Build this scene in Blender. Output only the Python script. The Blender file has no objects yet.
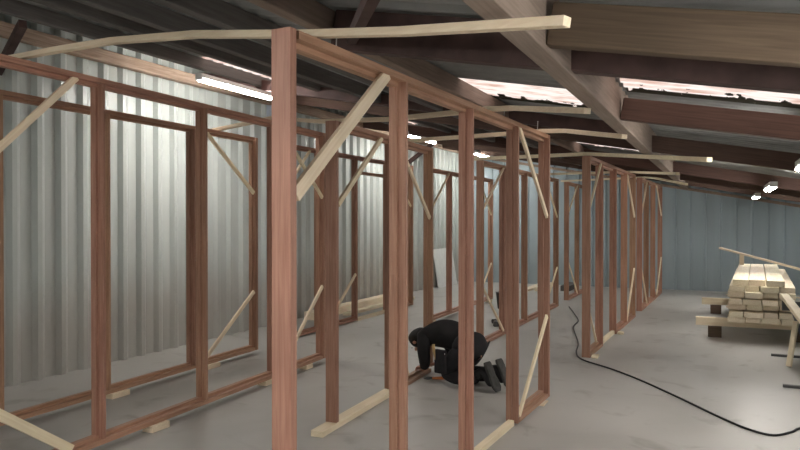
import bpy, bmesh, math, random
from mathutils import Vector, Matrix
random.seed(7)
S = bpy.context.scene
C = S.collection
V = Vector

# ---------------------------------------------------------------- materials
def mat(name, rough=0.7, spec=0.3):
    m = bpy.data.materials.new(name); m.use_nodes = True
    nt = m.node_tree; b = nt.nodes['Principled BSDF']
    b.inputs['Roughness'].default_value = rough
    b.inputs['Specular IOR Level'].default_value = spec
    return m, nt, b

def noise(nt, scale, detail=4, stretch=None, coord='Object', dist=0.0):
    tc = nt.nodes.new('ShaderNodeTexCoord'); mp = nt.nodes.new('ShaderNodeMapping')
    n = nt.nodes.new('ShaderNodeTexNoise')
    n.inputs['Scale'].default_value = scale; n.inputs['Detail'].default_value = detail
    n.inputs['Distortion'].default_value = dist
    if stretch: mp.inputs['Scale'].default_value = stretch
    nt.links.new(tc.outputs[coord], mp.inputs['Vector']); nt.links.new(mp.outputs['Vector'], n.inputs['Vector'])
    return n.outputs['Fac']

def ramp(nt, fac, stops):
    r = nt.nodes.new('ShaderNodeValToRGB')
    els = r.color_ramp.elements
    while len(els) < len(stops): els.new(0.5)
    for e, (p, c) in zip(els, stops):
        e.position = p; e.color = (*c, 1)
    nt.links.new(fac, r.inputs['Fac'])
    return r.outputs['Color']

def bump(nt, b, fac, strength=0.2, dist=0.01):
    bp = nt.nodes.new('ShaderNodeBump'); bp.inputs['Strength'].default_value = strength
    bp.inputs['Distance'].default_value = dist
    nt.links.new(fac, bp.inputs['Height']); nt.links.new(bp.outputs['Normal'], b.inputs['Normal'])

def simple(name, col, rough=0.6, var=0.25, scale=8, stretch=None, spec=0.3, metal=0.0, bmp=0.0):
    m, nt, b = mat(name, rough, spec)
    b.inputs['Metallic'].default_value = metal
    f = noise(nt, scale, 5, stretch)
    c = ramp(nt, f, [(0.3, tuple(x*(1-var) for x in col)), (0.7, tuple(min(1, x*(1+var)) for x in col))])
    nt.links.new(c, b.inputs['Base Color'])
    if bmp: bump(nt, b, f, bmp)
    return m

def wood(name, dark, light, axis='Z', rough=0.55, per_object=0.25):
    """grain stretched along one local axis, a slow tone change along the piece, a tone per object"""
    m, nt, b = mat(name, rough, 0.3)
    st = {'X': (0.6, 14, 14), 'Y': (14, 0.6, 14), 'Z': (14, 14, 0.6)}[axis]
    f = noise(nt, 5, 6, st, dist=0.6)
    c = ramp(nt, f, [(0.32, dark), (0.68, light)])
    f2 = noise(nt, 1.3, 2)
    oi = nt.nodes.new('ShaderNodeObjectInfo')
    mr = nt.nodes.new('ShaderNodeMapRange')
    mr.inputs['To Min'].default_value = 1 - per_object; mr.inputs['To Max'].default_value = 1 + per_object
    nt.links.new(oi.outputs['Random'], mr.inputs['Value'])
    mr2 = nt.nodes.new('ShaderNodeMapRange')
    mr2.inputs['From Min'].default_value = 0.3; mr2.inputs['From Max'].default_value = 0.7
    mr2.inputs['To Min'].default_value = 0.85; mr2.inputs['To Max'].default_value = 1.12
    nt.links.new(f2, mr2.inputs['Value'])
    mu = nt.nodes.new('ShaderNodeMath'); mu.operation = 'MULTIPLY'
    nt.links.new(mr.outputs[0], mu.inputs[0]); nt.links.new(mr2.outputs[0], mu.inputs[1])
    hs = nt.nodes.new('ShaderNodeHueSaturation')
    mh = nt.nodes.new('ShaderNodeMapRange'); mh.inputs['To Min'].default_value = 0.493; mh.inputs['To Max'].default_value = 0.513
    sc = nt.nodes.new('ShaderNodeMath'); sc.operation = 'FRACT'; sm = nt.nodes.new('ShaderNodeMath'); sm.operation = 'MULTIPLY'; sm.inputs[1].default_value = 7.31
    nt.links.new(oi.outputs['Random'], sm.inputs[0]); nt.links.new(sm.outputs[0], sc.inputs[0]); nt.links.new(sc.outputs[0], mh.inputs['Value'])
    nt.links.new(mh.outputs[0], hs.inputs['Hue'])
    nt.links.new(c, hs.inputs['Color']); nt.links.new(mu.outputs[0], hs.inputs['Value'])
    nt.links.new(hs.outputs['Color'], b.inputs['Base Color'])
    bump(nt, b, f, 0.08, 0.004)
    return m

RED_D, RED_L = (0.335, 0.172, 0.115), (0.455, 0.260, 0.182)
M = {}
M['red_v'] = wood('hardwood_upright', RED_D, RED_L, 'Z', 0.5, 0.16)
M['red_h'] = wood('hardwood_rail', RED_D, RED_L, 'X', 0.5, 0.12)
M['pine'] = wood('pine_batten', (0.79, 0.65, 0.46), (0.89, 0.77, 0.58), 'X', 0.6, 0.08)
M['pine_y'] = wood('pine_board', (0.80, 0.67, 0.48), (0.92, 0.82, 0.65), 'Y', 0.6, 0.12)
M['old_beam'] = wood('old_roof_beam', (0.090, 0.062, 0.044), (0.130, 0.090, 0.062), 'X', 0.85, 0.15)
M['red_beam'] = wood('reddish_roof_beam', (0.085, 0.050, 0.040), (0.125, 0.075, 0.058), 'X', 0.8, 0.1)
M['old_purlin'] = wood('old_purlin', (0.125, 0.115, 0.110), (0.17, 0.16, 0.152), 'Y', 0.85, 0.15)
M['main_purlin'] = wood('main_purlin', (0.24, 0.185, 0.15), (0.32, 0.25, 0.205), 'Y', 0.85, 0.05)  # paler than the other purlins, lamp light on the face put into the colour
M['plate'] = wood('wall_plate', (0.27, 0.19, 0.14), (0.45, 0.34, 0.26), 'Y', 0.8, 0.1)
M['maroon'] = simple('maroon_paint', (0.085, 0.05, 0.045), 0.6)
M['black'] = simple('black_rubber', (0.014, 0.014, 0.015), 0.5)
M['steel'] = simple('dark_steel', (0.09, 0.09, 0.09), 0.5, metal=0.5)
M['galv'] = simple('galvanised', (0.55, 0.55, 0.54), 0.4, metal=0.8)
M['white_pipe'] = simple('pale_blue_post', (0.55, 0.61, 0.70), 0.5, 0.08)
M['white'] = simple('white_panel', (0.82, 0.83, 0.80), 0.5, 0.05)
M['lamp_body'] = simple('lamp_housing', (0.75, 0.75, 0.73), 0.4, 0.05)
M['jacket'] = simple('black_cloth', (0.0145, 0.0135, 0.0145), 0.85, 0.35, 6)
M['trouser'] = simple('black_work_cloth', (0.017, 0.0165, 0.019), 0.85, 0.3, 9)
M['sole'] = simple('grey_sole', (0.060, 0.058, 0.054), 0.7, 0.3, 30)
M['skin'] = simple('skin', (0.48, 0.25, 0.17), 0.5, 0.08)
M['hair'] = simple('dark_hair', (0.012, 0.010, 0.009), 0.6, 0.4, 40)
M['reflect'] = simple('grey_reflective', (0.6, 0.6, 0.6), 0.4, 0.1)
M['leather'] = simple('tan_handle', (0.52, 0.36, 0.17), 0.6, 0.15)
M['orange'] = simple('orange_grip', (0.62, 0.22, 0.07), 0.5, 0.1)

# concrete floor
m, nt, b = mat('concrete_floor', 0.42, 0.4)
f1 = noise(nt, 0.9, 7, dist=0.5); c1 = ramp(nt, f1, [(0.3, (0.37, 0.36, 0.335)), (0.5, (0.43, 0.42, 0.395)), (0.72, (0.475, 0.465, 0.44))])
f2 = noise(nt, 2.6, 5, (1, 1, 1), dist=0.8)
mr = nt.nodes.new('ShaderNodeMapRange'); mr.inputs['From Min'].default_value = 0.58; mr.inputs['From Max'].default_value = 0.78
nt.links.new(f2, mr.inputs['Value'])
mx = nt.nodes.new('ShaderNodeMix'); mx.data_type = 'RGBA'; mx.blend_type = 'MULTIPLY'
mx.inputs['B'].default_value = (0.66, 0.63, 0.60, 1)
nt.links.new(mr.outputs[0], mx.inputs['Factor']); nt.links.new(c1, mx.inputs['A']); nt.links.new(mx.outputs['Result'], b.inputs['Base Color'])
rr = ramp(nt, f1, [(0.3, (0.36,)*3), (0.7, (0.52,)*3)]); nt.links.new(rr, b.inputs['Roughness'])
bump(nt, b, f2, 0.04, 0.01)
M['floor'] = m

def sheet_metal(name, col, low_col, z0, z1, rough=0.42):
    m, nt, b = mat(name, rough, 0.4)
    tc = nt.nodes.new('ShaderNodeTexCoord'); sx = nt.nodes.new('ShaderNodeSeparateXYZ')
    nt.links.new(tc.outputs['Object'], sx.inputs[0])
    fn = noise(nt, 2.2, 5, (1, 1, 0.25))
    ad = nt.nodes.new('ShaderNodeMath'); ad.operation = 'MULTIPLY_ADD'; ad.inputs[1].default_value = -0.9; 
    nt.links.new(fn, ad.inputs[0]); nt.links.new(sx.outputs['Z'], ad.inputs[2])
    mr = nt.nodes.new('ShaderNodeMapRange'); mr.interpolation_type = 'SMOOTHSTEP'
    mr.inputs['From Min'].default_value = z0; mr.inputs['From Max'].default_value = z1
    nt.links.new(ad.outputs[0], mr.inputs['Value'])
    c = ramp(nt, mr.outputs[0], [(0.0, low_col), (1.0, col)])  # blends to a second tone towards the bottom, edge broken by noise
    f = noise(nt, 3, 6, (1, 1, 0.12)); v = ramp(nt, f, [(0.3, (0.88,)*3), (0.7, (1.05,)*3)])
    mx = nt.nodes.new('ShaderNodeMix'); mx.data_type = 'RGBA'; mx.blend_type = 'MULTIPLY'; mx.inputs['Factor'].default_value = 1
    nt.links.new(c, mx.inputs['A']); nt.links.new(v, mx.inputs['B']); nt.links.new(mx.outputs['Result'], b.inputs['Base Color'])
    return m
M['wall_white'] = sheet_metal('pale_steel_cladding', (0.56, 0.60, 0.575), (0.43, 0.42, 0.385), -0.1, 0.8, 0.3)
M['wall_blue'] = sheet_metal('grey_blue_cladding', (0.39, 0.47, 0.505), (0.33, 0.39, 0.41), -0.3, 0.6, 0.5)
M['roof'] = simple('fibre_cement_roof', (0.31, 0.315, 0.31), 0.9, 0.2, 2.5)

# translucent roof light sheet, moss along its ragged edges
def skylight_mat():
    m = bpy.data.materials.new('translucent_roof_sheet'); m.use_nodes = True
    nt = m.node_tree; nt.nodes.clear()
    out = nt.nodes.new('ShaderNodeOutputMaterial')
    tr = nt.nodes.new('ShaderNodeBsdfTranslucent'); df = nt.nodes.new('ShaderNodeBsdfDiffuse')
    f = noise(nt, 9, 4, (0.35, 2.5, 1))
    nt.links.new(ramp(nt, f, [(0.34, (0.66, 0.42, 0.33)), (0.56, (0.97, 0.84, 0.76))]), tr.inputs['Color'])
    df.inputs['Color'].default_value = (0.075, 0.070, 0.055, 1)
    uv = nt.nodes.new('ShaderNodeUVMap'); uv.uv_map = 'UVMap'; sp = nt.nodes.new('ShaderNodeSeparateXYZ')
    nt.links.new(uv.outputs[0], sp.inputs[0])
    n = noise(nt, 11, 5)
    ma = nt.nodes.new('ShaderNodeMath'); ma.operation = 'MULTIPLY_ADD'; ma.inputs[1].default_value = 0.75
    nt.links.new(n, ma.inputs[0])
    inv = nt.nodes.new('ShaderNodeMath'); inv.operation = 'SUBTRACT'; inv.inputs[0].default_value = 1.0 - 0.0
    nt.links.new(sp.outputs['Y'], inv.inputs[1]); nt.links.new(inv.outputs[0], ma.inputs[2])
    st = nt.nodes.new('ShaderNodeMath'); st.operation = 'GREATER_THAN'; st.inputs[1].default_value = 0.58
    nt.links.new(ma.outputs[0], st.inputs[0])
    mx = nt.nodes.new('ShaderNodeMixShader')
    nt.links.new(st.outputs[0], mx.inputs['Fac']); nt.links.new(df.outputs[0], mx.inputs[1]); nt.links.new(tr.outputs[0], mx.inputs[2])
    nt.links.new(mx.outputs[0], out.inputs['Surface'])
    return m
M['skylight'] = skylight_mat()

def emit(name, col, s):
    m, nt, b = mat(name, 0.5)
    b.inputs['Base Color'].default_value = (0.9, 0.9, 0.9, 1)
    b.inputs['Emission Color'].default_value = (*col, 1); b.inputs['Emission Strength'].default_value = s
    return m
M['tube'] = emit('fluorescent_tube', (1.0, 0.96, 0.91), 42)

# ---------------------------------------------------------------- mesh helpers
def box(bm, lo, hi, mtx=None):
    x0, y0, z0 = lo; x1, y1, z1 = hi
    vs = [bm.verts.new(V(p) if mtx is None else mtx @ V(p)) for p in
          ((x0,y0,z0),(x1,y0,z0),(x1,y1,z0),(x0,y1,z0),(x0,y0,z1),(x1,y0,z1),(x1,y1,z1),(x0,y1,z1))]
    for f in ((0,3,2,1),(4,5,6,7),(0,1,5,4),(1,2,6,5),(2,3,7,6),(3,0,4,7)):
        bm.faces.new([vs[i] for i in f])

def sweep(bm, pts, w, h, up=(0, 0, 1)):
    """rectangular bar w wide, h high along a polyline"""
    pts = [V(p) for p in pts]; rings = []
    for i, p in enumerate(pts):
        d = (pts[min(i+1, len(pts)-1)] - pts[max(i-1, 0)]).normalized()
        s = d.cross(V(up)).normalized(); u = s.cross(d).normalized()
        rings.append([bm.verts.new(p + s*a*w/2 + u*c*h/2) for a, c in ((-1,-1),(1,-1),(1,1),(-1,1))])
    for a, c in zip(rings, rings[1:]):
        for k in range(4):
            bm.faces.new((a[k], a[(k+1) % 4], c[(k+1) % 4], c[k]))
    bm.faces.new(rings[0][::-1]); bm.faces.new(rings[-1])
    bmesh.ops.recalc_face_normals(bm, faces=bm.faces)

def tube(bm, pts, r, n=8):
    pts = [V(p) for p in pts]; rings = []
    for i, p in enumerate(pts):
        d = (pts[min(i+1, len(pts)-1)] - pts[max(i-1, 0)]).normalized()
        a = V((0, 0, 1)) if abs(d.z) < 0.9 else V((1, 0, 0))
        s = d.cross(a).normalized(); u = s.cross(d)
        rr = r[i] if isinstance(r, (list, tuple)) else r
        rings.append([bm.verts.new(p + (s*math.cos(t) + u*math.sin(t))*rr) for t in (2*math.pi*k/n for k in range(n))])
    for a, c in zip(rings, rings[1:]):
        for k in range(n):
            bm.faces.new((a[k], a[(k+1) % n], c[(k+1) % n], c[k]))
    bm.faces.new(rings[0][::-1]); bm.faces.new(rings[-1])
    bmesh.ops.recalc_face_normals(bm, faces=bm.faces)

def obj(name, bm, m, parent=None, loc=None, bevel=0.0, smooth=False):
    me = bpy.data.meshes.new(name)
    bmesh.ops.recalc_face_normals(bm, faces=bm.faces)
    bm.to_mesh(me); bm.free()
    me.materials.append(m)
    o = bpy.data.objects.new(name, me); C.objects.link(o)
    if parent: o.parent = parent
    if loc is not None: o.location = loc
    if smooth:
        for p in me.polygons: p.use_smooth = True
    if bevel:
        bv = o.modifiers.new('bevel', 'BEVEL'); bv.width = bevel; bv.segments = 2; bv.limit_method = 'ANGLE'
    return o

def tag(o, label, cat, group=None):
    o['label'] = label; o['category'] = cat
    if group: o['group'] = group
    return o

def thing(name, label, cat, loc=(0, 0, 0), rz=0.0, group=None):
    o = bpy.data.objects.new(name, None); C.objects.link(o)
    o.empty_display_size = 0.1
    o.location = loc; o.rotation_euler = (0, 0, rz)
    return tag(o, label, cat, group)

def structure(o):
    o['kind'] = 'structure'; return o

# ---------------------------------------------------------------- room shell
XW, YB, XR, YF = -6.20, 16.8, 3.4, -3.6
RS = 0.185
def zb(x): return 2.20 - RS*x          # underside of the roof timbers
def zs(x): return 2.42 - RS*x          # underside of the roof sheets

bm = bmesh.new(); box(bm, (XW-0.2, YF-0.2, -0.12), (XR+0.2, YB+0.2, 0.0))
structure(obj('floor', bm, M['floor']))

def clad(profile_u, axis, base, sign, ztop):
    """profiled sheet: (u, depth) points along a wall; ztop(u) gives the height"""
    bm = bmesh.new(); prev = None
    for u, d in profile_u:
        x, y = (base + sign*d, u) if axis == 'Y' else (u, base + sign*d)
        a = bm.verts.new((x, y, 0)); c = bm.verts.new((x, y, ztop(x)))
        if prev: bm.faces.new((prev[0], a, c, prev[1]))
        prev = (a, c)
    return bm
prof = []; u = YF
while u < YB:
    prof += [(u, 0.0), (u+0.120, 0.0), (u+0.150, 0.055), (u+0.200, 0.055)]
    u += 0.268
prof.append((YB, 0.0))
structure(obj('wall_left', clad(prof, 'Y', XW, 1, lambda x: zs(XW)+0.05), M['wall_white']))
prof = []; u = XW
while u < XR:
    prof += [(u, 0.0), (u+0.255, 0.0), (u+0.272, 0.028), (u+0.295, 0.028)]
    u += 0.312
prof.append((XR, 0.0))
structure(obj('wall_back', clad(prof, 'X', YB, -1, lambda x: zs(x)+0.03), M['wall_blue']))
prof = [(YF, 0.0)]; u = YF
while u < YB-0.3:
    prof += [(u+0.255, 0.0), (u+0.272, 0.028), (u+0.295, 0.028), (u+0.312, 0.0)]; u += 0.312
prof.append((YB, 0.0))
structure(obj('wall_right', clad(prof, 'Y', XR, -1, lambda x: zs(XR)+0.05), M['wall_blue']))
prof = [(XW, 0.0)]; u = XW
while u < XR-0.3:
    prof += [(u+0.255, 0.0), (u+0.272, 0.028), (u+0.295, 0.028), (u+0.312, 0.0)]; u += 0.312
prof.append((XR, 0.0))
structure(obj('wall_front', clad(prof, 'X', YF, 1, lambda x: zs(x)+0.03), M['wall_blue']))

# roof: sheets with waves running down the slope, translucent sheets let into it
ceil = bpy.data.objects.new('ceiling', None); C.objects.link(ceil); structure(ceil)
XS = sorted({XW-0.15, -5.2, -4.3, -3.4, -2.25, -1.65, -0.95, -0.62, 1.9, XR+0.15})
SKY = [(-0.62, 1.9, 4.25, 5.32), (-2.25, -0.95, 5.40, 6.50), (-2.25, -0.95, 10.35, 10.95), (-5.2, -4.3, 5.8, 7.7),
       (-5.2, -4.3, 11.1, 11.7), (-3.4, -2.25, 0.4, 1.2)]
def wave(y): return 0.022*math.cos(2*math.pi*y/0.177)
bm = bmesh.new(); skybm = [bmesh.new() for _ in SKY]
uvl = [b_.loops.layers.uv.new('UVMap') for b_ in skybm]
n = int((YB-YF+0.3)/0.0295); ys = [YF-0.15 + i*(YB-YF+0.3)/n for i in range(n+1)]
grid = [[bm.verts.new((x, y, zs(x)+0.03+wave(y))) for x in XS] for y in ys]
for j in range(n):
    ym = (ys[j]+ys[j+1])/2
    for i in range(len(XS)-1):
        xm = (XS[i]+XS[i+1])/2
        k = next((k for k, s in enumerate(SKY) if s[0] < xm < s[1] and s[2] < ym < s[3]), None)
        if k is None:
            bm.faces.new((grid[j][i], grid[j][i+1], grid[j+1][i+1], grid[j+1][i]))
        else:
            sb = skybm[k]; s = SKY[k]
            cs = [(XS[i], ys[j]), (XS[i+1], ys[j]), (XS[i+1], ys[j+1]), (XS[i], ys[j+1])]
            f = sb.faces.new([sb.verts.new((x, y, zs(x)+0.03+wave(y))) for x, y in cs])
            for lp, (x, y) in zip(f.loops, cs):
                lp[uvl[k]].uv = ((x-s[0])/(s[1]-s[0]), (y-s[2])/(s[3]-s[2]))
o = obj('roof_sheeting', bm, M['roof'], ceil, smooth=True)
for sb in skybm:
    o = obj('skylight', sb, M['skylight'], ceil); o['label'] = 'translucent roof sheet letting in daylight'

def cross_beam(name, x0, x1, y, w, h, drop=0.0, m='old_beam'):
    L = math.hypot(x1-x0, RS*(x1-x0))
    bm = bmesh.new(); box(bm, (0, -w/2, 0), (L, w/2, h))
    o = obj(name, bm, M[m], ceil, bevel=0.006)
    o.location = (x0, y, zb(x0)-drop); o.rotation_euler = (0, math.atan(RS), 0)
    return o
def purlin(x, w, h, zlow, y0=YF, y1=YB, m='old_purlin'):
    bm = bmesh.new(); box(bm, (-w/2, 0, 0), (w/2, y1-y0, h))
    o = obj('purlin', bm, M[m], ceil, bevel=0.006); o.location = (x, y0, zlow)
    return o
# main purlin, coloured paler for its lit face, then the lighter ones towards the tall wall
purlin(-0.70, 0.10, 0.30, zb(-0.70)-0.03, m='main_purlin')
purlin(-2.02, 0.075, 0.14, zb(-2.02)+0.075, m='main_purlin')
for x, h in ((-2.75, 0.14), (-3.5, 0.14), (-4.3, 0.09), (-5.15, 0.12)):
    purlin(x, 0.075, h, zb(x)+0.215-h)
purlin(2.6, 0.08, 0.14, zb(2.6)+0.075)
purlin(XW+0.14, 0.10, 0.13, zb(XW+0.14)-0.01, m='plate')
cross_beam('rafter', -0.65, XR, 2.82, 0.075, 0.175)
cross_beam('rafter', -2.0, XR, 3.36, 0.09, 0.22, 0.0, 'maroon')
cross_beam('rafter', -0.65, XR, 5.10, 0.08, 0.155, 0.0, 'red_beam')
cross_beam('rafter', XW+0.1, -0.75, 6.9, 0.08, 0.13, -0.05, 'maroon')
for y in (7.65, 11.2, 13.2, 15.2):
    cross_beam('rafter', XW+0.1, XR, y, 0.08, 0.17, 0.0, 'red_beam')
cross_beam('rafter', XW+0.1, XR, -1.2, 0.08, 0.20)
# raking brace under the sheets
bm = bmesh.new(); sweep(bm, [(-0.95, 1.95, zb(-0.95)+0.06), (-1.85, 3.30, zb(-1.85)+0.06)], 0.05, 0.06)
obj('roof_brace', bm, M['maroon'], ceil)
bm = bmesh.new(); sweep(bm, [(-5.95, 4.05, 2.95), (-5.15, 3.72, 3.20)], 0.06, 0.07)
obj('roof_brace', bm, M['maroon'], ceil)
bm = bmesh.new(); sweep(bm, [(-6.05, 13.2, 2.80), (-5.45, 13.2, 3.20)], 0.06, 0.08)
obj('roof_brace', bm, M['maroon'], ceil)
# wall posts and capping of the back wall
for k, y in enumerate((8.42, 14.4, 19.0)):
    if y < YB:
        bm = bmesh.new(); box(bm, (XW+0.05, y-0.055, 0), (XW+0.16, y+0.055, zb(XW)-0.02))
        structure(obj('trim_%d' % (k+1), bm, M['white_pipe'], bevel=0.008))
bm = bmesh.new(); sweep(bm, [(XW, YB-0.06, zb(XW)-0.02), (XR, YB-0.06, zb(XR)-0.02)], 0.05, 0.06)
structure(obj('trim_3', bm, M['plate']))

# ---------------------------------------------------------------- hardwood frames
def frame(name, p0, p1, H, posts, label, zr=0.0, rails=True, spacers=(), braces=(), transom=(), post_lift=0.0, group=None):
    """a row of rebated uprights between a head and a bottom rail; braces of pine let into the rebate"""
    p0 = V(p0); p1 = V(p1); d = p1-p0; L = d.length
    t0 = thing(name, label, 'timber frame', (p0.x, p0.y, 0), math.atan2(d.y, d.x), group)
    A, B, DW = 0.030, 0.011, 0.046          # half thickness: stop side, rebate side; half depth
    ts = [L*t for t in posts] if max(posts) <= 1.0001 else list(posts)
    n = len(ts)
    bays = list(range(n-1))
    railbays = bays if rails is True else list(rails)
    # head rail
    bm = bmesh.new()
    x0, x1 = ts[0]+A, ts[-1]-A
    box(bm, (x0, 0.0, H-0.058), (x1, DW, H)); box(bm, (x0, -DW, H-0.034), (x1, 0.0, H))
    obj('head_rail', bm, M['red_h'], t0)
    # bottom rails
    run = []
    for k in railbays:
        if run and run[-1][1] == k: run[-1][1] = k+1
        else: run.append([k, k+1])
    for a, c in run:
        bm = bmesh.new()
        x0 = ts[a]+A; x1 = ts[c]-A
        box(bm, (x0, 0.0, zr), (x1, DW, zr+0.058)); box(bm, (x0, -DW, zr), (x1, 0.0, zr+0.034))
        obj('bottom_rail', bm, M['red_h'], t0)
    inrun = lambda k: (k in railbays)
    for k, t in enumerate(ts):
        l_in = k > 0; r_in = k < n-1
        zt = (H if (k in (0, n-1)) else H-0.058); ztb = (H if (k in (0, n-1)) else H-0.034)
        low = 0.0 if not (inrun(k-1) or inrun(k)) else zr
        mid = inrun(k-1) and inrun(k)
        zlo = zr+0.058 if mid else low+post_lift
        zlb = zr+0.034 if mid else low+post_lift
        bm = bmesh.new()
        box(bm, (t-A, 0.0, zlo), (t+A, DW, zt))
        xa = t-(B if l_in else A); xb = t+(B if r_in else A)
        box(bm, (xa, -DW, zlb), (xb, 0.0, ztb))
        obj('post', bm, M['red_v'], t0)
    for a, c, y0, w, h in spacers:
        bm = bmesh.new(); box(bm, (a, y0-w/2, 0.0), (c, y0+w/2, h))
        o = obj('spacer', bm, M['pine'], t0, bevel=0.003); o['label'] = 'pale pine spacer batten'
    for a, za, c, zc, y, w in braces:
        bm = bmesh.new(); sweep(bm, [(a, y, za), (c, y, zc)], 0.022, w)
        # local grain along the brace: re-centre on its own axis
        d3 = V((c-a, 0, zc-za)); ang = math.atan2(d3.z, d3.x)
        mt = Matrix.Rotation(ang, 4, 'Y') @ Matrix.Translation((-a, -y, -za))
        bmesh.ops.transform(bm, matrix=mt, verts=bm.verts)
        o = obj('brace', bm, M['pine'], t0, bevel=0.002); o['label'] = 'diagonal pale pine brace'
        o.location = (a, y, za); o.rotation_euler = (0, -ang, 0)
    for a, c, z in transom:
        bm = bmesh.new(); box(bm, (ts[a]+B, -DW+0.005, z-0.03), (ts[c]-B, DW-0.005, z+0.012))
        obj('transom', bm, M['red_h'], t0)
    return t0

RY = -0.030    # brace plane inside the rebate
XRr = lambda Y: -1.56 + 0.034*(Y-2.28)
XH = lambda Y: -1.41 + 0.028*(Y-8.04)
KB = 0.969
XM = lambda Y: KB*(-4.02 - 0.05*(Y/KB-3.44))
XL = lambda Y: KB*(-5.09 - 0.035*(Y/KB-3.5))

frame('timber_frame', (XRr(2.28)-0.015, 2.27), (XRr(6.10), 6.10), 2.36, [0, 0.99, 1.95, 2.92, 3.82],
      'nearest tall reddish hardwood door frame, its end post largest in the middle foreground', zr=0.012, rails=[3],
      spacers=[(0.03, 2.88, 0.0, 0.05, 0.045)],
      braces=[(0.02, 1.70, 0.80, 2.335, RY, 0.062), (2.98, 0.05, 3.80, 0.74, RY, 0.042), (2.97, 2.34, 3.80, 1.63, RY, 0.042)])
ys_ = [8.10, 8.90, 9.92, 10.90, 11.80]
frame('timber_frame', (XH(ys_[0]), ys_[0]), (XH(ys_[-1]), ys_[-1]), 2.345, [y-ys_[0] for y in ys_],
      'hardwood frame with black cable at its first post, behind nearest frame in same line', zr=0.0, rails=[0, 2, 3],
      spacers=[(0.82, 1.80, 0.0, 0.05, 0.05)],
      braces=[(0.75, 2.33, 0.03, 1.75, RY, 0.032), (0.03, 0.72, 0.72, 0.05, 0.02, 0.03), (2.85, 2.33, 3.67, 1.65, RY, 0.034), (2.88, 0.04, 3.67, 0.8, RY, 0.036)])
ys_ = [12.62, 13.55, 14.6, 15.9]
frame('timber_frame', (XH(ys_[0]), ys_[0]), (XH(ys_[-1]), ys_[-1]), 2.345, [y-ys_[0] for y in ys_],
      'farthest hardwood frame of the right hand line, touching the grey blue back wall view', zr=0.0,
      braces=[(0.8, 2.33, 0.03, 1.7, RY, 0.032), (0.03, 0.75, 0.8, 0.05, RY, 0.032), (2.3, 2.33, 3.26, 1.7, RY, 0.032), (2.4, 0.05, 3.26, 0.78, RY, 0.032)])
# second line
XQ = -2.77
frame('timber_frame', (-2.70, 4.52), (-2.80, 6.66), 2.36, [0, 1.12, 2.14],
      'hardwood frame with kneeling worker at its bottom rail, standing on a pale pine spacer', zr=0.0, rails=[1], post_lift=0.046,
      spacers=[(-0.26, 1.08, -0.005, 0.10, 0.046)],
      braces=[(0.03, 1.72, 0.86, 2.33, RY, 0.045), (1.24, 2.33, 2.10, 1.62, RY, 0.040), (1.17, 0.72, 1.62, 0.05, 0.02, 0.03)])
ys_ = [8.30, 9.28, 10.45, 11.5, 12.68]
frame('timber_frame', (XQ, ys_[0]), (XQ+0.01, ys_[-1]), 2.36, [y-ys_[0] for y in ys_],
      'hardwood frame beyond the kneeling worker, dark bucket behind its second post', zr=0.0,
      braces=[(0.92, 2.33, 0.03, 1.75, RY, 0.035), (0.03, 0.72, 0.92, 0.05, RY, 0.035), (3.4, 2.33, 4.35, 1.65, RY, 0.035), (3.35, 0.05, 4.35, 0.72, RY, 0.035)])
ys_ = [13.7, 14.75, 15.9]
frame('timber_frame', (XQ, ys_[0]), (XQ+0.01, ys_[-1]), 2.36, [y-ys_[0] for y in ys_],
      'last hardwood frame of the second line, seen between far posts near back wall', zr=0.0,
      braces=[(0.95, 2.33, 0.03, 1.75, RY, 0.035), (0.03, 0.75, 0.95, 0.05, RY, 0.035)])
# third line, taller, on blocks
ys_ = [KB*y for y in (2.42, 3.49, 4.63, 5.73, 6.74)]
frame('timber_frame', (XM(ys_[0]), ys_[0]), (XM(ys_[-1]), ys_[-1]), 2.574, [y-ys_[0] for y in ys_],
      'tall hardwood frame at the left front, raised on small blocks, crossing the left picture edge', zr=0.05,
      braces=[(0.03, 1.80, 0.82, 2.545, RY, 0.045), (0.03, 0.62, 0.77, 0.09, RY, 0.062), (3.30, 0.09, 4.17, 0.86, RY, 0.04), (3.28, 2.545, 4.17, 1.85, RY, 0.04)])
ys_ = [9.62, 10.55, 11.7, 12.88]
frame('timber_frame', (-4.05, ys_[0]), (-4.09, ys_[-1]), 2.40, [y-ys_[0] for y in ys_],
      'hardwood frame of the third line, far behind worker, before the white panel', zr=0.05,
      braces=[(0.85, 2.37, 0.03, 1.75, RY, 0.035), (2.4, 2.37, 3.22, 1.7, RY, 0.035), (2.3, 0.1, 3.22, 0.75, RY, 0.035)])
# fourth line beside the pale cladding
ys_ = [KB*y for y in (2.45, 3.46, 4.52, 5.69, 6.82)]
frame('timber_frame', (XL(ys_[0]), ys_[0]), (XL(ys_[-1]), ys_[-1]), 2.579, [y-ys_[0] for y in ys_],
      'tall hardwood frame close to pale ribbed wall, bright head rail under strip light', zr=0.05,
      braces=[(3.32, 2.55, 4.20, 1.92, RY, 0.045), (3.28, 0.09, 4.20, 0.75, RY, 0.045)])
ys_ = [7.20, 8.30, 9.40, 10.52, 11.55]
frame('timber_frame', (-5.20, ys_[0]), (-5.22, ys_[-1]), 2.61, [y-ys_[0] for y in ys_],
      'second hardwood frame along the pale ribbed wall, with a transom over its door bay', zr=0.02, rails=[0, 1, 3],
      spacers=[(2.24, 3.28, 0.0, 0.07, 0.05)], transom=[(2, 3, 2.36)],
      braces=[(1.33, 0.08, 2.17, 0.75, RY, 0.045), (0.03, 1.8, 0.85, 2.57, RY, 0.04), (3.4, 2.57, 4.3, 1.85, RY, 0.04)])

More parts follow.
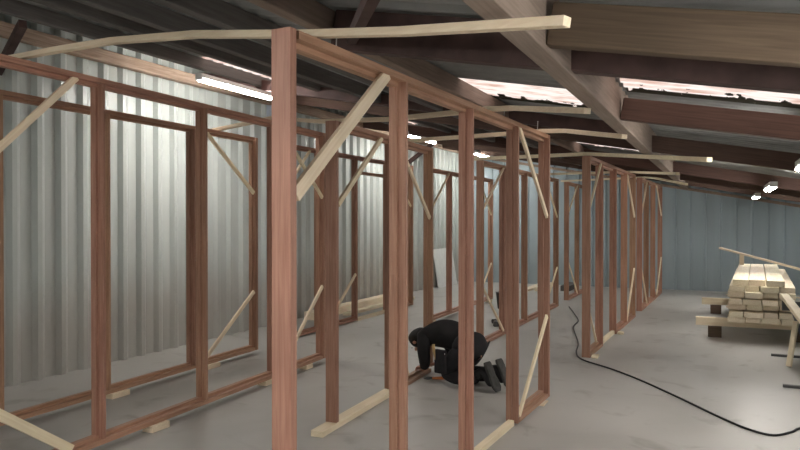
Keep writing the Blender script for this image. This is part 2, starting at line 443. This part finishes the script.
# small blocks under the raised frames
def block(x, y, label, l=0.16, w=0.08, h=0.0495, rz=0.0):
    bm = bmesh.new(); box(bm, (-l/2, -w/2, 0), (l/2, w/2, h))
    o = obj('wooden_block', bm, M['pine'], bevel=0.003); o.location = (x, y, 0); o.rotation_euler = (0, 0, rz)
    return tag(o, label, 'block', 'blocks propping the frames')
block(XM(3.90)+0.03, 3.90, 'pale wooden block under the left front frame, between its second and third posts', 0.10, 0.18)
block(XM(2.66), 2.66, 'pale wooden block under the left front frame near the picture corner', 0.10, 0.12)
block(XM(5.42), 5.42, 'pale wooden block under the left front frame, behind the big near post', 0.10, 0.12)
block(XM(6.20), 6.20, 'pale wooden block under far end of the left front frame', 0.10, 0.12)
block(XL(5.74)+0.03, 5.74, 'pale wooden block under wall side frame, below its last diagonal brace', 0.10, 0.28)
block(XL(4.48)+0.03, 4.48, 'pale wooden block under wall side frame, behind the double upright', 0.10, 0.2)
block(XL(2.9), 2.9, 'pale wooden block under wall side frame at the left picture edge', 0.10, 0.14)
block(-4.05, 9.75, 'pale wooden block under first post of the far third line frame', 0.1, 0.14, 0.05)
block(-4.08, 12.75, 'pale wooden block under last post of the far third line frame', 0.1, 0.14, 0.05)
block(-5.2, 7.4, 'flat shim under first post of the second wall side frame', 0.1, 0.14, 0.019)
block(-5.22, 11.2, 'flat shim under last post of the second wall side frame', 0.1, 0.14, 0.019)
block(XRr(5.88)+0.02, 5.88, 'thin pale shim poking out under the last bay of nearest frame', 0.11, 0.17, 0.0115)
block(XH(8.1)+0.10, 8.12, 'small pale offcut at the foot of post beside black cable', 0.07, 0.12, 0.03)
block(XH(9.92)+0.10, 9.95, 'small pale offcut at third post of the cable frame', 0.08, 0.10, 0.03)

# ---------------------------------------------------------------- battens tying the frame tops
def batten(label, pts, w=0.05, h=0.035):
    p0 = V(pts[0]); d = V(pts[-1])-p0; rz = math.atan2(d.y, d.x)
    inv = Matrix.Rotation(-rz, 4, 'Z') @ Matrix.Translation(-p0)
    bm = bmesh.new(); sweep(bm, [inv @ V(p) for p in pts], w, h)
    o = obj('pine_batten', bm, M['pine'], bevel=0.002); o.location = p0; o.rotation_euler = (0, 0, rz)
    return tag(o, label, 'batten', 'battens tying the frame tops together')
def arc(a, c, n, bow):
    a = V(a); c = V(c)
    return [a.lerp(c, i/n) + V((0, 0, bow*4*(i/n)*(1-i/n))) for i in range(n+1)]
batten('long bowed pine batten over the frame tops at upper left, nearest of all battens',
       [(-4.6, 2.92, 2.61), (-4.1, 2.83, 2.612), (-3.6, 2.78, 2.605), (-3.0, 2.69, 2.575), (-2.3, 2.57, 2.50), (-1.62, 2.50, 2.405), (-1.1, 2.36, 2.32), (-0.43, 2.13, 2.215)], 0.045, 0.032)
batten('white pine batten from wall side frame to nearest frame, behind big near post',
       [(-5.25, 6.05, 2.605), (-4.9, 5.92, 2.608), (-3.98, 5.52, 2.602), (-3.3, 5.28, 2.495), (-2.4, 4.97, 2.418), (-1.50, 4.66, 2.390), (-1.30, 4.58, 2.372), (-0.70, 4.05, 2.235)])
batten('yellow pine batten over the end post of the nearest frame',
       [(-2.95, 6.18, 2.389), (-2.0, 6.08, 2.388), (-1.43, 6.0, 2.388), (-1.2, 5.85, 2.36), (-0.64, 5.25, 2.215)])
batten('grey batten over first post of the cable frame',
       [(-2.95, 8.42, 2.395), (-2.0, 8.3, 2.385), (-1.41, 8.16, 2.375), (-1.2, 8.0, 2.345), (-0.08, 6.2, 2.10)], 0.05, 0.04)
batten('pine batten over the middle of the cable frame', [(-2.92, 11.7, 2.39), (-1.30, 11.45, 2.372), (-1.1, 11.2, 2.34), (-0.50, 9.5, 2.20)])
batten('farthest pine batten, over the last right hand frame', [(-2.92, 13.9, 2.39), (-1.25, 13.3, 2.386), (-1.05, 13.0, 2.35), (-0.50, 12.2, 2.19)])

# nails standing in the head rail
def nail(x, y, z, label):
    bm = bmesh.new(); tube(bm, [(0, 0, -0.02), (0.004, 0, 0.055)], 0.003, 6); tube(bm, [(0.004, 0, 0.055), (0.004, 0, 0.058)], 0.006, 6)
    o = obj('nail', bm, M['galv']); o.location = (x, y, z); tag(o, label, 'nail', 'nails in the head rail')
nail(XRr(2.62), 2.62, 2.36, 'bright nail standing on head rail beside the big near post')
nail(XRr(4.95), 4.95, 2.36, 'bright nail standing on head rail by the white batten')
nail(XRr(5.85), 5.86, 2.40, 'bright nail in the yellow batten over end post')

# ---------------------------------------------------------------- strip lights
def strip_light(x, y0, z, label, L=1.25, rz=0.0):
    t = thing('strip_light', label, 'light', (x, y0, z), rz, 'fluorescent strip lights under the roof')
    bm = bmesh.new(); box(bm, (-0.045, 0, 0.0), (0.045, L, 0.05)); obj('housing', bm, M['lamp_body'], t, bevel=0.006)
    for s in (-1, 1):
        bm = bmesh.new(); tube(bm, [(s*0.022, 0.03, -0.018), (s*0.022, L-0.03, -0.018)], 0.016, 10); obj('tube', bm, M['tube'], t, smooth=True)
    for yy in (0.0, L-0.03):
        bm = bmesh.new(); box(bm, (-0.045, yy, -0.022), (0.045, yy+0.02, 0.0)); obj('end_cap', bm, M['lamp_body'], t)
    for yy in (0.25, L-0.25):
        bm = bmesh.new(); tube(bm, [(0, yy, 0.05), (0, yy, 0.09)], 0.006, 6); obj('hanger', bm, M['steel'], t)
XLL = -5.12
for y, lab in ((-2.6, 'strip light above the pale wall, behind the photographer'), 
               (5.75, 'long bright strip light high at left beside the big near post'),
               (11.15, 'bright strip light seen between the second and third near posts'), (14.85, 'farthest strip light of the left row, seen over the worker')):
    strip_light(XLL, y, zb(XLL)-0.005, lab, 1.35)
for x, y, lab in ((-2.3, -1.9, 'added fill strip light behind the photographer, between the two rows'), (-2.3, -0.25, 'added fill strip light left of the photographer, out of view')):  # extra lamps outside the rows, added out of view to brighten the foreground
    strip_light(x, y, zb(x)-0.06, lab, 1.35)
XRL = 0.60
for y, lab in ((-2.6, 'strip light of right row, behind the photographer'), (1.5, 'strip light of right row, just above the photographer'), (5.25, 'strip light cut by the right picture edge'),
               (9.6, 'strip light second from the back wall at right'), (13.5, 'strip light nearest the back wall at right')):
    strip_light(XRL, y, zb(XRL)-0.06, lab, 1.2)

# ---------------------------------------------------------------- stacked boards at the right
SX, SY, SL = 0.09, 9.95, 3.7
def board(x, y, z, w, h, L, label, rz=0.0, name='pine_board', group='boards of the timber stack'):
    bm = bmesh.new(); box(bm, (-w/2, 0, 0), (w/2, L, h))
    o = obj(name, bm, M['pine_y'], bevel=0.004); o.location = (x, y, z); o.rotation_euler = (0, 0, rz)
    return tag(o, label, 'board', group)
def hbar(x0, x1, y, z, w, h, label, rz=0.0, group=None, m='pine'):
    bm = bmesh.new(); box(bm, (0, -w/2, 0), (x1-x0, w/2, h))
    o = obj('bearer', bm, M[m], bevel=0.003); o.location = (x0, y, z); o.rotation_euler = (0, 0, rz)
    return tag(o, label, 'bearer', group)
STK = math.radians(-2.5)
ZB = 0.15
hbar(-0.30, 1.25, SY+0.34, ZB, 0.09, 0.085, 'front pine bearer under the timber stack, its pale end sticking out left', 0.03, 'bearers under the timber stack')
hbar(-0.28, 1.25, SY+2.9, ZB, 0.09, 0.085, 'rear pine bearer under the timber stack, its end sticking out left', 0.03, 'bearers under the timber stack')
def support(x, y, label):
    bm = bmesh.new(); box(bm, (-0.085, -0.09, 0), (0.085, 0.09, ZB))
    o = obj('support_block', bm, M['old_beam'], bevel=0.004); o.location = (x, y, 0)
    tag(o, label, 'block', 'dark blocks under the bearers')
support(-0.06, SY+0.34, 'dark block carrying left end of the front bearer')
support(0.95, SY+0.37, 'dark block carrying right end of the front bearer')
support(-0.06, SY+2.9, 'dark block carrying left end of the rear bearer')
support(0.95, SY+2.93, 'dark block carrying right end of the rear bearer')
rows = [ (0.078, [0.19, 0.16, 0.20, 0.17]), (0.072, [0.15, 0.21, 0.15, 0.19]), ('s', 0.014), (0.074, [0.20, 0.17, 0.17, 0.15]), (0.074, [0.14, 0.20, 0.17, 0.18]),
         ('s', 0.014), (0.078, [0.18, 0.19, 0.16, 0.17]), (0.076, [0.17, 0.15, 0.20, 0.16]), (0.082, [0.17, 0.18, 0.19])]
rown = ['lowest', 'second', 'third', 'fourth', 'fifth', 'sixth', 'top']
posn = ['leftmost', 'second from left', 'third from left', 'rightmost']
z = ZB+0.085 + 0.026; ri = 0
for h, ws in rows:
    if h == 's':
        for k, yy in enumerate((0.35, 2.8)):
            bm = bmesh.new(); box(bm, (-0.03, -0.02, 0), (0.86, 0.02, ws))
            o = obj('sticker_strip', bm, M['pine']); o.location = (SX+0.044*yy, SY+yy, z)
            tag(o, 'thin %s strip laid across the stack above the %s layer of boards' % ('front' if k == 0 else 'rear', rown[ri-1]), 'strip', 'thin strips between the board layers')
        z += ws; continue
    x = SX + (0.02 if ri % 2 else 0.0) + (0.06 if ri == 6 else 0)
    for k, w in enumerate(ws):
        w *= 1.1
        dy = random.uniform(-0.11, 0.05)
        nm = posn[k] if (k < len(ws)-1) else 'rightmost'
        board(x+w/2, SY+dy, z, w-0.006, h-0.004, SL+random.uniform(-0.1, 0.1), 'pale pine board in the %s layer of the stack, %s' % (rown[ri], nm), STK)
        x += w + 0.004
    z += h; ri += 1
ZT = z
for o_ in [o for o in C.objects if o.name.startswith('bearer')]: o_.scale.z = (0.085+0.026)/0.085
bm = bmesh.new(); box(bm, (-0.04, -0.02, 0), (0.04, 0.02, ZT+0.16))
o = obj('upright_stake', bm, M['pine'], bevel=0.003); o.location = (SX+0.13-0.0, SY-0.09, 0.0)
C.objects.unlink(o); bpy.data.objects.remove(o)
# stake standing against the left side of the stack
bm = bmesh.new(); box(bm, (-0.035, -0.04, 0), (0.035, 0.04, 0.50))
o = obj('upright_stake', bm, M['pine'], bevel=0.003); o.location = (SX+0.255, SY+3.3, ZT-0.002); 
tag(o, 'short pale post standing up on the left of the timber stack', 'stake')
o.scale.z = 0.40
# thin batten lying askew on top of the stack
bm = bmesh.new(); sweep(bm, [(0, 0, 0), (1.85, 0, 0)], 0.05, 0.03)
o = obj('loose_batten', bm, M['pine'], bevel=0.002)
a = V((0.0, 13.3, 1.105)); c = V((1.1, 12.0, 0.85)); d = c-a
o.location = a; o.rotation_euler = (0, -math.asin(d.z/d.length), math.atan2(d.y, d.x))
tag(o, 'long thin batten lying askew across the top of the timber stack', 'batten')

# trestle at the right edge with planks on it
t = thing('saw_trestle', 'dark steel trestle with pale plank at the right picture edge', 'trestle', (0.80, 8.2, 0))
for k, yy in enumerate((-0.75, 0.9)):
    bm = bmesh.new(); box(bm, (-0.25, yy-0.025, 0), (0.5, yy+0.025, 0.025)); obj('foot', bm, M['steel'], t)
    bm = bmesh.new(); tube(bm, [(0.42, yy, 0.02), (0.02, yy, 0.51)], 0.02, 8); obj('leg', bm, M['steel'], t)
    bm = bmesh.new(); tube(bm, [(0.14, yy, 0.02), (-0.02, yy, 0.51)], 0.02, 8); obj('leg', bm, M['steel'], t)
bm = bmesh.new(); box(bm, (-0.035, -0.9, 0.50), (0.035, 1.05, 0.545)); obj('top_bar', bm, M['steel'], t)
bm = bmesh.new(); box(bm, (-0.14, 0.87, 0.545), (0.05, 0.95, 0.65)); obj('head_block', bm, M['steel'], t)
hb = None
bm = bmesh.new(); sweep(bm, [(0, 0, 0), (1.95, 0, 0)], 0.085, 0.045)
o = obj('loose_plank', bm, M['pine'], bevel=0.003)
a = V((0.695, 9.3, 0.70)); c = V((0.77, 7.4, 0.577)); d = c-a
o.location = a; o.rotation_euler = (0, -math.asin(d.z/d.length), math.atan2(d.y, d.x)); tag(o, 'pale plank lying on the trestle at right, end towards the timber stack', 'plank')
bm = bmesh.new(); sweep(bm, [(0, 0, 0), (0.50, 0, 0)], 0.05, 0.04)
o = obj('leaning_offcut', bm, M['pine'], bevel=0.003)
a = V((0.675, 8.40, 0.022)); c = V((0.755, 8.55, 0.50)); d = c-a
o.location = a; o.rotation_euler = (0, -math.asin(d.z/d.length), math.atan2(d.y, d.x)); tag(o, 'short pale offcut leaning on the trestle, foot on the concrete', 'offcut')

# ---------------------------------------------------------------- cable, boards by the wall, odds and ends
def spline(pts, n=8):
    out = []; P = [V(p) for p in pts]
    for i in range(len(P)-1):
        p0 = P[max(i-1, 0)]; p1 = P[i]; p2 = P[i+1]; p3 = P[min(i+2, len(P)-1)]
        for k in range(n):
            t = k/n
            out.append(0.5*((2*p1) + (p2-p0)*t + (2*p0-5*p1+4*p2-p3)*t*t + (3*p1-p0-3*p2+p3)*t**3))
    return out + [P[-1]]
bm = bmesh.new()
tube(bm, spline([(x, y, 0.009) for x, y in ((-2.50, 12.6), (-2.24, 11.72), (-2.02, 10.9), (-1.96, 10.2), (-1.66, 8.95), (-1.56, 8.3), (-1.42, 7.90), (-1.04, 7.52),
     (-0.71, 7.12), (-0.32, 6.555), (0.0, 6.06), (0.2, 5.80), (0.36, 5.715), (0.49, 5.86), (0.58, 6.02), (0.9, 6.3))]), 0.009, 8)
tag(obj('power_cable', bm, M['black'], smooth=True), 'black power cable curving over the concrete from the far frame to lower right', 'cable')

def wallboard(y0, y1, x, z, w, h, label, m='pine_y', rz=0.0):
    bm = bmesh.new(); box(bm, (-w/2, 0, 0), (w/2, y1-y0, h))
    o = obj('loose_board', bm, M[m], bevel=0.003); o.location = (x, y0, z); o.rotation_euler = (0, 0, rz)
    tag(o, label, 'board', 'loose boards on the floor')
wallboard(9.2, 13.0, -5.93, 0.0, 0.20, 0.13, 'thick pale timber lying along the foot of the ribbed wall')
wallboard(9.9, 12.6, -5.66, 0.0, 0.12, 0.05, 'thinner pale board beside the thick timber along ribbed wall')
wallboard(15.0, 16.5, -3.95, 0.0, 0.16, 0.05, 'pale board on the floor near the back wall, left of far posts')
wallboard(15.1, 16.5, -3.70, 0.0, 0.14, 0.09, 'stacked thicker pale board near the back wall, between far posts')
wallboard(15.4, 16.4, -3.15, 0.0, 0.2, 0.12, 'dark board lying near the back wall beyond the last second line frame', 'old_purlin')

# white panel leaning on the wall
bm = bmesh.new(); box(bm, (-0.006, 0, 0), (0.006, 1.25, 0.92))
o = obj('white_panel', bm, M['white'], bevel=0.002); o.location = (-5.95, 14.75, 0.003); o.rotation_euler = (0, math.radians(-9), 0)
tag(o, 'white panel leaning on the ribbed wall behind the frames', 'panel')

# dark bucket and drill
t = thing('bucket', 'dark bucket standing on the floor behind far second line posts', 'bucket', (-3.52, 11.9, 0))
bm = bmesh.new(); tube(bm, [(0, 0, 0), (0, 0, 0.02), (0, 0, 0.29), (0, 0, 0.30)], [0.115, 0.12, 0.15, 0.158], 20); obj('pail', bm, M['black'], t, smooth=False)
bm = bmesh.new(); tube(bm, [(0.15*math.cos(a_), 0, 0.29+0.03*math.sin(a_)) for a_ in [math.pi*k/10 for k in range(11)]], 0.005, 6); obj('handle', bm, M['galv'], t)
t = thing('power_drill', 'small dark power drill lying on the floor right of the worker', 'drill', (-3.15, 10.0, 0.0), 0.6)
bm = bmesh.new(); tube(bm, [(0, 0, 0.05), (0.17, 0, 0.05), (0.19, 0, 0.05), (0.25, 0, 0.05)], [0.035, 0.036, 0.024, 0.016], 12); obj('body', bm, M['black'], t)
bm = bmesh.new(); sweep(bm, [(0.05, 0, 0.05), (0.02, -0.15, 0.04)], 0.04, 0.045); obj('grip', bm, M['black'], t)
bm = bmesh.new(); box(bm, (-0.03, -0.22, 0.0), (0.08, -0.14, 0.08)); obj('battery', bm, M['steel'], t, bevel=0.006)

# ---------------------------------------------------------------- kneeling worker
def skin(name, chains, m, parent, sub=2, mats=None):
    """chains: list of [(point, radius), ...]; a chain may start at an earlier point to branch"""
    me = bpy.data.meshes.new(name+'_cage'); bm = bmesh.new(); seen = {}; rad = []
    def vert(p, r):
        k = tuple(round(c_, 4) for c_ in p)
        if k not in seen:
            seen[k] = bm.verts.new(p); rad.append(r)
        return seen[k]
    for ch in chains:
        prev = None
        for p, r in ch:
            v = vert(p, r)
            if prev is not None and prev is not v and bm.edges.get((prev, v)) is None: bm.edges.new((prev, v))
            prev = v
    bm.verts.index_update(); bm.to_mesh(me); bm.free()
    o = bpy.data.objects.new(name, me); C.objects.link(o)
    md = o.modifiers.new('skin', 'SKIN'); md.use_smooth_shade = True
    for i, sv in enumerate(me.skin_vertices[0].data):
        r = rad[i]; sv.radius = (r, r) if not isinstance(r, tuple) else r
        sv.use_root = (i == 0)
    o.modifiers.new('sub', 'SUBSURF').levels = sub
    dg = bpy.context.evaluated_depsgraph_get(); dg.update()
    res = bpy.data.meshes.new_from_object(o.evaluated_get(dg))
    bpy.data.objects.remove(o); bpy.data.meshes.remove(me)
    res.materials.clear(); res.materials.append(m)
    for p in res.polygons: p.use_smooth = True
    q = bpy.data.objects.new(name, res); C.objects.link(q)
    if parent: q.parent = parent
    return q

MAN = thing('person', 'kneeling person in black work clothes bent forward, hands at a bottom rail', 'person', (-2.19, 6.26, 0), math.atan2(0.30, -0.954))
MAN.scale = (1.06, 1.06, 1.04)
# local axes: x forward (where the person faces), y to the person's left, z up
pel = ((0.0, 0, 0.35), 0.118); wai = ((0.14, 0, 0.42), 0.105); che = ((0.32, 0, 0.445), 0.13); upc = ((0.44, 0, 0.43), 0.105)
nec = ((0.52, 0, 0.41), 0.06); hed = ((0.60, 0, 0.375), 0.080); hed2 = ((0.655, 0, 0.315), 0.070)
def arm(s, g=0.0, full=True):
    a = [((0.44, 0, 0.43), 0.105+g), ((0.44, s*0.15, 0.405), 0.062+g), ((0.40, s*0.195, 0.29), 0.05+g), ((0.375, s*0.205, 0.21), 0.044+g), ((0.43, s*0.14, 0.14), 0.037+g), ((0.475, s*0.10, 0.112), 0.028+g)]
    return a if full else a[:-1]
def leg(s, g=0.0):
    return [((0.0, 0, 0.35), 0.118), ((0.02, s*0.11, 0.32), 0.105+g), ((0.10, s*0.13, 0.20), 0.085+g), ((0.19, s*0.135, 0.085), 0.066+g), ((0.06, s*0.13, 0.080), 0.064+g), ((-0.08, s*0.105, 0.090), 0.062+g), ((-0.17, s*0.09, 0.12), 0.050+g)]
body = skin('body', [[pel, wai, che, upc, nec, hed, hed2]] + [arm(s, -0.010) for s in (1, -1)] + [leg(s, -0.030)[:-1] for s in (1, -1)], M['skin'], MAN)
# hands with five fingers each, joined into the body mesh
hands = []
for s in (1, -1):
    w = V((0.475, s*0.10, 0.112)); p = V((0.535, s*0.085, 0.098))
    hands.append(skin('hand', [[(tuple(w), 0.026), (tuple(w.lerp(p, 0.5)), (0.034, 0.018)), (tuple(p), (0.036, 0.016))]], M['skin'], MAN, 1))
    for k, (oy, ln) in enumerate(((-0.027, 0.062), (-0.009, 0.072), (0.009, 0.068), (0.027, 0.052))):
        b0 = p + V((-0.012, oy, 0.0))
        hands.append(skin('finger', [[(tuple(b0), 0.0095), (tuple(b0+V((ln*0.5, 0, 0.006))), 0.009), (tuple(b0+V((ln*0.8, 0, -0.016))), 0.008), (tuple(b0+V((ln*0.85, 0, -0.038))), 0.007)]], M['skin'], MAN, 1))
    b0 = w.lerp(p, 0.35) + V((0, -s*0.022, 0))
    hands.append(skin('thumb', [[(tuple(b0), 0.012), (tuple(b0+V((0.028, -s*0.026, -0.008))), 0.010), (tuple(b0+V((0.055, -s*0.026, -0.024))), 0.008)]], M['skin'], MAN, 1))
# face: nose, ears, eyes, mouth as gentle forms on the downward facing head
def ico(c, r, scale, m_, par):
    bm = bmesh.new(); bmesh.ops.create_icosphere(bm, subdivisions=2, radius=r)
    for v in bm.verts: v.co = V((v.co.x*scale[0], v.co.y*scale[1], v.co.z*scale[2])) + V(c)
    return obj('piece', bm, m_, par, smooth=True)
hands.append(ico((0.665, 0, 0.249), 0.016, (1.0, 0.8, 1.4), M['skin'], MAN))
for s in (1, -1):
    hands.append(ico((0.615, s*0.080, 0.335), 0.022, (1.2, 0.35, 1.0), M['skin'], MAN))
bmj = bmesh.new()
for o_ in [body]+hands:
    bmj.from_mesh(o_.data)
    if o_ is not body: bpy.data.objects.remove(o_)
bmj.to_mesh(body.data); bmj.free()
for p in body.data.polygons: p.use_smooth = True
for s in (1, -1):
    e = ico((0.69, s*0.028, 0.266), 0.010, (1, 1, 1), M['white'], MAN); e.name = 'eye'
    bm = bmesh.new(); bmesh.ops.create_icosphere(bm, subdivisions=1, radius=0.005)
    for v in bm.verts: v.co += V((0.692, s*0.028, 0.258))
    obj('pupil', bm, M['hair'], e)
mo = ico((0.630, 0, 0.256), 0.02, (0.35, 1.0, 0.4), M['orange'], MAN); mo.name = 'mouth'
# hair: cap over crown, back and sides of the head
hr = skin('hair', [[((0.53, 0, 0.425), 0.074), ((0.60, 0, 0.385), 0.102), ((0.665, 0, 0.340), 0.098), ((0.700, 0, 0.305), 0.070)]], M['hair'], MAN)
jk = skin('jacket', [[((0.03, 0, 0.385), 0.15), ((0.14, 0, 0.43), 0.148), ((0.32, 0, 0.455), 0.155), ((0.44, 0, 0.435), 0.130), ((0.50, 0, 0.415), 0.085)]] +
          [[((0.44, 0, 0.435), 0.130)] + [(p, r+0.016) for p, r in arm(s)[1:]][:-1] + [((0.455, s*0.118, 0.125), 0.044)] for s in (1, -1)], M['jacket'], MAN)
tr = skin('trousers', [[((-0.06, 0, 0.345), 0.105), ((0.0, 0, 0.35), 0.145), ((0.08, 0, 0.38), 0.145)]] + [[((0.0, 0, 0.35), 0.145)] + [(p, r+0.014) for p, r in leg(s)[1:]] for s in (1, -1)], M['trouser'], MAN)
for s in (1, -1):
    sh = skin('shoe', [[((-0.12, s*0.09, 0.11), 0.054), ((-0.215, s*0.09, 0.175), (0.05, 0.050)), ((-0.27, s*0.09, 0.115), (0.048, 0.050)), ((-0.315, s*0.09, 0.05), (0.036, 0.050))]], M['black'], MAN)
    bm = bmesh.new()
    prof_ = [(0.0, 0.036), (0.02, 0.046), (0.07, 0.048), (0.13, 0.042), (0.19, 0.055), (0.24, 0.054), (0.275, 0.028)]
    vs_ = []
    for u_, hw in prof_:
        vs_.append((u_, hw))
    ring = [(u_, hw) for u_, hw in vs_] + [(u_, -hw) for u_, hw in reversed(vs_)]
    mt = Matrix.Translation((-0.245, s*0.090, 0.262)) @ Matrix.Rotation(math.radians(117), 4, 'Y')
    lo = [bm.verts.new(mt @ V((u_, w_, -0.012))) for u_, w_ in ring]; hi = [bm.verts.new(mt @ V((u_, w_, 0.012))) for u_, w_ in ring]
    bm.faces.new(lo); bm.faces.new(hi)
    for k in range(len(ring)):
        bm.faces.new((lo[k], lo[(k+1) % len(ring)], hi[(k+1) % len(ring)], hi[k]))
    obj('sole', bm, M['sole'], sh, bevel=0.005)
# tool pouch with a wooden handle on the left hip (towards the camera), pale marks on jacket
bm = bmesh.new(); box(bm, (0.10, 0.215, 0.12), (0.22, 0.26, 0.34)); obj('tool_pouch', bm, M['trouser'], MAN, bevel=0.012)
bm = bmesh.new(); tube(bm, [(0.205, 0.25, 0.24), (0.215, 0.262, 0.33), (0.22, 0.265, 0.385)], [0.010, 0.012, 0.014], 10); obj('tool_handle', bm, M['leather'], MAN, smooth=True)
for c_, r_ in (((0.12, 0.248, 0.31), (0.02, 0.004, 0.008)), ((0.15, 0.248, 0.20), (0.010, 0.004, 0.010)), ((-0.06, 0.17, 0.36), (0.015, 0.012, 0.006))):
    bm = bmesh.new(); box(bm, (c_[0]-r_[0], c_[1]-r_[1], c_[2]-r_[2]), (c_[0]+r_[0], c_[1]+r_[1], c_[2]+r_[2])); obj('pale_badge', bm, M['reflect'], MAN, bevel=0.002)

# orange handled tool on the floor under the hands
t = thing('pliers', 'orange handled pliers on the floor under the hands of the worker', 'tool', (-2.62, 6.30, 0.0), 0.5)
for s in (1, -1):
    bm = bmesh.new(); tube(bm, [(0, 0, 0.012), (0.05, s*0.018, 0.012), (0.14, s*0.026, 0.012)], 0.010, 8); obj('handle', bm, M['orange'], t, smooth=True)
bm = bmesh.new(); tube(bm, [(0.01, 0, 0.012), (-0.03, 0, 0.012), (-0.075, 0, 0.012)], [0.014, 0.016, 0.006], 8); obj('jaws', bm, M['steel'], t)

# ---------------------------------------------------------------- light from outside, camera
w = bpy.data.worlds.new('daylight'); S.world = w; w.use_nodes = True
w.node_tree.nodes['Background'].inputs['Color'].default_value = (0.95, 0.97, 1.0, 1)
w.node_tree.nodes['Background'].inputs['Strength'].default_value = 0.54

cam = bpy.data.cameras.new('camera'); co = bpy.data.objects.new('camera', cam); C.objects.link(co)
cam.sensor_fit = 'HORIZONTAL'; cam.sensor_width = 36.0; cam.lens = 680/800*36.0
cam.clip_start = 0.05; cam.clip_end = 100
yaw = math.atan(320/680); pitch = math.atan(5/680)
co.location = (0, 0, 1.6); co.rotation_euler = (math.pi/2 - pitch, 0, yaw)
S.camera = co
S.view_settings.view_transform = 'Standard'; S.view_settings.look = 'None'
S.view_settings.gamma = 1.0; S.view_settings.use_curve_mapping = False
S.view_settings.exposure = 1.42
